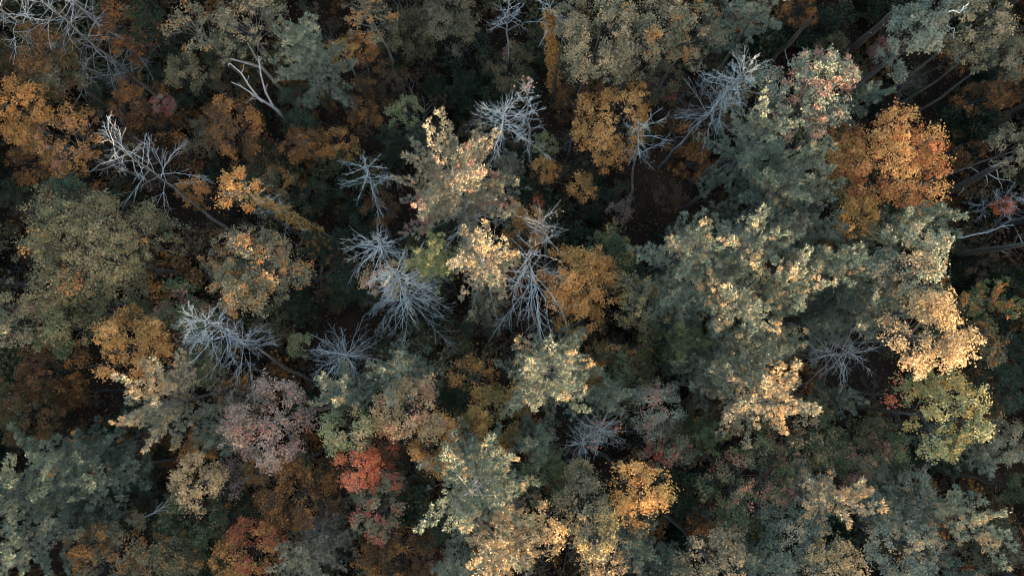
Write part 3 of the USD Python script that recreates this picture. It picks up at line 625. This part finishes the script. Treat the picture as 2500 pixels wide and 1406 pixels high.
SN = [
    dict(label='leftmost of the big grey snags leaning over the top left corner', tip=(-170, -90), low=(256, 196), zlow=3, h=16, R=150, n=54, z0=.16, wood='dead_wood', thick=1.25),
    dict(label='middle one of the big grey snags in the top left corner', tip=(-60, -130), low=(305, 172), zlow=4, h=15.5, R=150, n=54, z0=.16, wood='dead_wood', thick=1.1),
    dict(label='rightmost of the big grey snags in the top left corner, thick dark trunk', tip=(-60, -200), low=(318, 122), zlow=3, h=16, R=150, n=54, z0=.16, wood='dead_wood', thick=1.35),
    dict(label='white snag with crooked heavy limbs and one long limb reaching up', tip=(262, 338), low=(450, 480), zlow=7, h=15, R=120, n=26, z0=.5, thick=1.1, prof=.3, top_el=25),
    dict(label='white snag with pale limbs cut off by the top edge', tip=(1244, -40), low=(1240, 72), zlow=8, h=15, R=62, n=34, z0=.5),
    dict(label='white star-shaped snag with long limbs trailing down', tip=(1226, 262), h=15.5, R=95, n=42, z0=.45, bias=(-1.2, .35), thick=1.1),
    dict(label='narrow white snag with a thin leaning tip, right of the star-shaped one', tip=(1284, 205), low=(1292, 330), zlow=9, h=16.5, R=52, n=40, z0=.5, twig=.8, tipleaf=('mauve', .1, 2)),
    dict(label='white snag standing in front of the rounded golden tree', tip=(1562, 300), low=(1545, 430), zlow=7, h=15, R=82, n=24, z0=.55, twig=.9),
    dict(label='bushy white snag with crowded fine twigs leaning to upper right', tip=(1828, 168), low=(1668, 345), zlow=5, h=16.3, R=108, n=60, z0=.45, twig=1.5, thick=.9),
    dict(label='small sparse snag left of the central pine', tip=(890, 395), low=(908, 450), zlow=9, h=13.5, R=88, n=24, z0=.5, thick=.85, droop=.03),
    dict(label='tangled white snag above the broom-like one', tip=(925, 580), low=(945, 625), zlow=9, h=14.5, R=84, n=44, z0=.5, twig=1.0),
    dict(label='snag with upturned hooked limbs in front of orange leaves', tip=(1322, 535), low=(1328, 600), zlow=9, h=15.5, R=85, n=30, z0=.5, twig=.5, prof=.4, tipleaf=('mauve', .06, 3)),
    dict(label='white snag with long drooping limbs beside the orange maple', tip=(1292, 612), low=(1298, 700), zlow=9, h=15.5, R=135, n=44, z0=.4, bias=(-1.55, .45), droop=.05),
    dict(label='largest broom-like snag with dense grey twigs fanning downward', tip=(962, 655), low=(1000, 740), zlow=8, h=14.6, R=112, n=74, z0=.42, bias=(-1.1, .4), twig=1.6, droop=.04, tipleaf=None),
    dict(label='leaning feathery snag whose trunk points to upper left', tip=(462, 768), low=(645, 870), zlow=6.5, h=16, R=92, n=64, z0=.45, bias=(-1.4, .35), twig=1.5, droop=.03, tipleaf=None),
    dict(label='spidery snag with a tight knot of straight grey limbs', tip=(830, 866), h=12.5, R=95, n=52, z0=.55, twig=.9, thick=.8, prof=.35),
    dict(label='grey bare tree with curving limbs in the right-hand gap', tip=(2085, 862), h=14.6, R=112, n=44, z0=.55, wood='dead_wood', twig=.8, thick=.85, droop=.06, prof=.35),
    dict(label='left one of two bare red-tipped trees in a black gap', tip=(1430, 1085), h=12.5, R=76, n=44, z0=.6, wood='dead_wood', twig=.7, thick=.75, tipleaf=('red', .02, 2), prof=.35),
    dict(label='right one of two bare red-tipped trees in a black gap', tip=(1470, 1048), h=13, R=84, n=46, z0=.6, wood='dead_wood', twig=.7, thick=.75, tipleaf=('red', .035, 2), prof=.35),
    dict(label='thin bare twiggy tree with a tuft of pink leaves at one end', tip=(2195, 968), h=13.4, R=66, n=26, z0=.6, wood='grey_bark', twig=1.2, thick=.6, tipleaf=('red', .2, 3)),
    dict(label='dull dark snag with broom-like twigs near the bottom edge', tip=(778, 1300), low=(808, 1250), zlow=7, h=14.5, R=90, n=40, z0=.45, wood='grey_bark', twig=1.4, thick=.8),
    dict(label='white twigs of a dead crown at the right edge beside red leaves', tip=(2505, 475), h=12.5, R=62, n=18, z0=.6, thick=.7, twig=1.2),
    dict(label='low snag with grey limbs hanging below the central star-shaped pine', tip=(1140, 505), low=(1138, 560), zlow=9, h=13.6, R=84, n=26, z0=.5, thick=.8, bias=(-1.9, .3)),
    dict(label='small bare grey tree standing on dark ground at the upper right', tip=(2215, 180), low=(2195, 235), zlow=2, h=7, R=70, n=24, z0=.4, wood='dull_dead_wood', twig=1.2, thick=.6),
    dict(label='tiny white dead sapling beside the orange tree below the dusty pink one', tip=(455, 1112), h=8.5, R=24, n=12, z0=.7, thick=.5, twig=.6),
    dict(label='tiny dead sapling right of the dusty pink tree', tip=(762, 1036), h=10, R=28, n=12, z0=.7, thick=.5, twig=.6),
    dict(label='dull grey bare sapling in the dark below the snag on golden leaves', tip=(1395, 335), low=(1390, 365), zlow=2, h=6, R=48, n=20, z0=.4, wood='dull_dead_wood', thick=.55),
    dict(label='slanting snag wrapped in golden vine, running down from a small amber crown', tip=(545, 440), low=(745, 548), zlow=6, h=15, R=72, n=30, z0=.55, vine=('gold', .35, .85, .5, 1500), name='vine_covered_tree', bias=(-1.0, .3)),
    dict(label='dead trunk clad in a column of orange vine at the top edge', tip=(1342, 5), low=(1352, 200), zlow=3.5, h=14.5, R=58, n=26, z0=.82, vine=('orange', .2, .93, .5, 4200), name='vine_covered_tree', twig=.8),
]
for k, z in {3: .62, 5: .74, 6: .6, 7: .72, 8: .55, 9: .74, 10: .76, 11: .74, 12: .62, 13: .62, 14: .58, 15: .78, 16: .74, 17: .8, 18: .8, 19: .78, 20: .55, 21: .7, 22: .74, 4: .62}.items():
    SN[k]['z0'] = z
for k, b in {9: (-1.4, .35), 10: (-2.2, .25), 11: (-.6, .15), 7: (-.5, .2), 15: (-2.0, .2)}.items():
    SN[k]['bias'] = b
for k, s in enumerate(SN):
    labels_seen.add(s['label'])
    snag(seed=k, **s)


def forked_snag():
    t = None
    rng = np.random.default_rng(77)
    base = at(715, 310, 4.0)
    base[2] = 0
    t = thing('dead_tree', 'broken forked white snag with a few stubby bare arms', 'dead tree', base, 'bare dead trees among the crowns')

    def P(u, v, z):
        return at(u, v, z * 0.8) - base
    fork = P(668, 262, 8.5)
    mesh('trunk', tubes([(np.array([[0, 0, -.4], P(715, 310, 4.0), P(692, 285, 6.5), fork]), np.array([.16, .13, .11, .09]))], 9), 'dead_wood', t, smooth=60)
    arms = [([fork, P(650, 225, 10), P(638, 190, 11.4), P(634, 150, 13), P(632, 138, 13.4)], [.07, .055, .042, .03, .018], [(1, (654, 205, 11.0)), (2, (628, 172, 12.2)), (3, (640, 142, 13.6))]),
            ([fork, P(632, 240, 10), P(605, 208, 11.8), P(588, 180, 13), P(563, 156, 14)], [.075, .058, .045, .032, .018], [(1, (600, 252, 10.6)), (2, (607, 185, 12.8)), (3, (596, 158, 14)), (4, (558, 163, 14.1))]),
            ([P(640, 250, 9.6), P(612, 228, 10.8), P(590, 212, 11.8), P(566, 201, 12.6)], [.055, .042, .03, .018], [(1, (608, 245, 10.9)), (2, (582, 203, 12.2))])]
    for pts, rad, tw in arms:
        pts = np.array(pts)
        lines = [(pts + rng.normal(0, .03, pts.shape), np.array(rad))]
        for k, (u, v, z) in tw:
            k = min(k, len(pts) - 1)
            e = P(u, v, z)
            lines.append((np.array([pts[k], (pts[k] + e) / 2 + rng.normal(0, .06, 3), e]), np.array([.022, .017, .009])))
        mesh('branch', tubes(lines, 6), 'dead_wood', t, smooth=60)
    b2 = at(648, 168, 8)
    b2[2] = 0
    t2 = thing('dead_tree', 'broken leaning grey pole behind the forked snag', 'dead tree', b2, 'bare dead trees among the crowns')
    pts = np.array([[0, 0, -.4], at(640, 166, 8) - b2, at(605, 155, 9) - b2, at(562, 144, 9.6) - b2])
    mesh('trunk', tubes([(pts, np.array([.11, .085, .07, .04]))], 8), 'pale_twig_bark', t2, smooth=60)
    mesh('branch', tubes([(np.array([pts[1], at(625, 140, 9) - b2, at(604, 104, 10) - b2]), np.array([.06, .045, .02]))], 6), 'pale_twig_bark', t2, smooth=60)


forked_snag()


def limb_on_ground(label, pts, r, wood, name='fallen_branch', seed=0, twigs=8):
    rng = np.random.default_rng(9000 + seed)
    w = np.array([at(*p) for p in pts])
    o = w[0].copy()
    t = thing(name, label, 'branch', o)
    w = w - o
    tt = np.linspace(0, len(w) - 1, 8)
    c = np.stack([np.interp(tt, np.arange(len(w)), w[:, k]) for k in range(3)], 1) + rng.normal(0, .04, (8, 3))
    mesh('stem', tubes([(c, np.linspace(r, r * .35, 8))], 7), wood, t, smooth=60)
    for _ in range(twigs):
        s = rng.uniform(1.5, 6.5)
        k = int(s)
        p0 = c[k] + (c[k + 1] - c[k]) * (s - k)
        d = unit(unit(c[k + 1] - c[k]) + rng.normal(0, .45, 3))
        L = np.linalg.norm(c[-1] - c[0]) * rng.uniform(.15, .4)
        mesh('twig', tubes([(curve(p0, d, L, 5, rng, .12, 0), np.linspace(r * .4, r * .12, 5))], 5), wood, t, smooth=60)


limb_on_ground('bare forked branch lying across the lower left green shrubs', [(318, 1272, 7.8), (360, 1262, 8.2), (412, 1232, 8.6)], .07, 'pale_twig_bark', seed=1)
limb_on_ground('pale dead limb reaching out near the right edge', [(2335, 582, 8), (2400, 568, 9), (2472, 548, 10)], .045, 'dead_wood', name='dead_limb', seed=2, twigs=6)
limb_on_ground('white forked dead limb over the crown in the top right corner', [(2312, 30, 14.5), (2345, 28, 14.7), (2368, 5, 15)], .032, 'dead_wood', name='dead_limb', seed=3, twigs=5)
limb_on_ground('short white dead limb below the forked one in the top right', [(2310, 60, 12), (2328, 75, 12.2), (2330, 98, 12)], .03, 'dead_wood', name='dead_limb', seed=4, twigs=3)


def bare_trunk(label, lo, hi, zlo, zhi, r, wood='grey_bark', n=5, seed=0):
    """A live tree's long dark trunk seen in a gap."""
    rng = np.random.default_rng(9500 + seed)
    a, b = at(lo[0], lo[1], zlo), at(hi[0], hi[1], zhi)
    base = a + (b - a) * (-zlo) / (zhi - zlo)
    t = thing('leaning_trunk', label, 'tree trunk', base)
    c = (b - base) * np.linspace(0, 1, 8)[:, None] + rng.normal(0, .04, (8, 3))
    c[0, 2] = -.4
    mesh('trunk', tubes([(c, r * np.linspace(1.1, .45, 8))], 9), wood, t, smooth=60)
    for k in range(n):
        s = rng.uniform(3, 6.9)
        q = int(s)
        p0 = c[q] + (c[q + 1] - c[q]) * (s - q)
        d = unit(np.append(rng.normal(0, 1, 2), .3))
        mesh('branch', tubes([(curve(p0, d, rng.uniform(.6, 1.6), 6, rng, .2, 0), np.linspace(.04, .008, 6))], 5), 'pale_twig_bark', t, smooth=60)


bare_trunk('thick dark trunk slanting across the gap at the upper right', (2075, 125), (2200, 15), 2, 12, .26, n=1, seed=1)
bare_trunk('long dark trunk slanting from the pink-flecked maple to the top', (1870, 160), (1985, 48), 1.5, 9, .2, n=2, seed=2)
bare_trunk('short thick trunk left of the right-hand pines', (1700, 437), (1775, 385), 1.5, 9, .22, n=2, seed=3)
bare_trunk('grey trunk with pale side branches right of the big orange maple', (2310, 470), (2480, 385), 2.5, 13, .24, n=8, seed=4)
bare_trunk('nearly level dark trunk close to the right edge', (2345, 620), (2520, 590), 2, 13, .2, n=2, seed=5)

# ------------------------------------------------------------------ undergrowth, leaf litter, the forest around
GAPS = [(2250, 230, 110), (2420, 440, 90), (1560, 480, 90), (1520, 560, 50), (60, 440, 60), (400, 600, 60), (230, 960, 60), (1160, 870, 60), (560, 1110, 60), (2440, 620, 70), (2480, 1180, 60),
        (1400, 1100, 80), (2000, 850, 60), (1700, 480, 60), (800, 780, 50)]


def protos(root, specs):
    out = []
    for (name, kind, R, h, pal, acc, accf, kw) in specs:
        x = UsdGeom.Xform.Define(stage, f'{root}/{name}')
        build_tree(kind, R, h, pal, acc, accf, x, **kw)
        out.append(x.GetPath())
    return out


def instancer(name, specs, pos, idx, scale, seed, kind='stuff', label=None, cat=None):
    pi = UsdGeom.PointInstancer.Define(stage, f'/World/{name}')
    rng = np.random.default_rng(seed)
    paths = protos(f'/World/{name}/prototypes', specs)
    pi.CreatePrototypesRel().SetTargets(paths)
    pi.CreateProtoIndicesAttr(Vt.IntArray.FromNumpy(np.asarray(idx, np.int32)))
    pi.CreatePositionsAttr(Vt.Vec3fArray.FromNumpy(np.asarray(pos, np.float32)))
    a = rng.uniform(0, 2 * np.pi, len(pos))
    pi.CreateOrientationsAttr([Gf.Quath(math.cos(x / 2), 0, 0, math.sin(x / 2)) for x in a])
    pi.CreateScalesAttr(Vt.Vec3fArray.FromNumpy(np.asarray(scale, np.float32)))
    tag(pi.GetPrim(), label, cat, kind=kind)


rng = np.random.default_rng(31)
pos = []
while len(pos) < 900:
    x, y = rng.uniform(-37, 37), rng.uniform(-20, 27)
    u = None
    d = np.array([x, y, 1.0]) - [0, 0, CAM_H]
    zc_ = -(d[1] * math.sin(TILT) - d[2] * math.cos(TILT)) if False else d[1] * math.sin(TILT) - d[2] * math.cos(TILT)
    u = 1250 + FPX * d[0] / zc_
    v = 703 - FPX * (d[1] * math.cos(TILT) + d[2] * math.sin(TILT)) / zc_
    if any(math.hypot(u - gu, v - gv) < gr for gu, gv, gr in GAPS) and rng.random() < 0.8:
        continue
    pos.append((x, y, float(ground_z(x, y)) - 0.1))
pos = np.array(pos)
sh = [('low_shrub', 'B', 1.0, 1.6, 'brown', 'orange', .15, dict(clen=1.6)), ('green_shrub', 'B', 1.1, 2.0, 'dark_green', None, 0, dict(clen=2.0)),
      ('rust_shrub', 'B', 0.9, 1.8, 'rust', 'orange', .2, dict(clen=1.8)), ('olive_shrub', 'B', 1.2, 2.2, 'olive', 'green', .3, dict(clen=2.2)),
      ('needle_shrub', 'P', 0.9, 2.2, 'dark_green', None, 0, dict(clen=2.0, nb=22)), ('twig_shrub', 'T', 1.1, 2.2, 'brown', None, 0, dict(clen=2.2, density=.35))]
instancer('undergrowth', sh, pos, rng.choice(6, len(pos), p=[.26, .15, .16, .21, .08, .14]), rng.choice([.6, .9, 1.2, 1.7, 2.3], (len(pos), 1), p=[.22, .26, .25, .17, .10]) * rng.uniform(.85, 1.15, (len(pos), 1)) * [1, 1, 1], 5,
          label='dim mixed low growth covering the forest floor', cat='undergrowth')

k = 45000
x, y = rng.uniform(-38, 38, k), rng.uniform(-21, 28, k)
c = np.stack([x, y, ground_z(x, y) + rng.uniform(0.01, 0.05, k)], 1)
nrm = unit(rng.normal(0, .35, (k, 3)) + [0, 0, 1])
vv, ff = leaf_quads(c, nrm, rng.uniform(.09, .17, k), rng.uniform(.07, .12, k), rng)
RAMP['litter'] = [(.055, .036, .024), (.12, .07, .038), (.24, .135, .06)]
lf = mesh('leaf_litter', (vv, ff), leafmat('litter', None), prim={'tone': np.repeat(np.clip(rng.normal(.4, .28, k), 0, 1), 2), 'accent': np.zeros(2 * k)})
tag(lf.GetPrim(), 'brown fallen leaves scattered over the dark ground', 'fallen leaves', kind='stuff')

# the same wood goes on outside the frame
pos, hs = [], []
for x in np.arange(-120, 121, 4.6):
    for y in np.arange(-110, 111, 4.6):
        px, py = x + rng.normal(0, 1.1), y + rng.normal(0, 1.1)
        if -27.5 < px < 27.5 and -14.8 < py < 20.5:
            continue
        if math.hypot(px, py) > 120:
            continue
        pos.append((px, py, 0.0))
pos = np.array(pos)
fs = [('oak_tree', 'B', 2.6, 13.5, 'oak', 'orange', .2, {}), ('orange_tree', 'B', 2.2, 12.0, 'orange', None, 0, {}), ('grey_pine', 'P', 2.4, 14.5, 'grey_green', 'tan', .1, {}),
      ('green_tree', 'B', 2.5, 12.8, 'green', 'pink', .15, {}), ('blue_pine', 'P', 2.6, 14.0, 'blue_green', None, 0, {})]
instancer('surrounding_forest', fs, pos, rng.choice(5, len(pos)), np.where(pos[:, :2] @ SUN_DIR[:2] > 8, rng.uniform(1.16, 1.36, len(pos)), rng.uniform(.95, 1.2, len(pos)))[:, None] * [1, 1, 1], 6,
          label='mixed autumn forest continuing on every side', cat='forest')
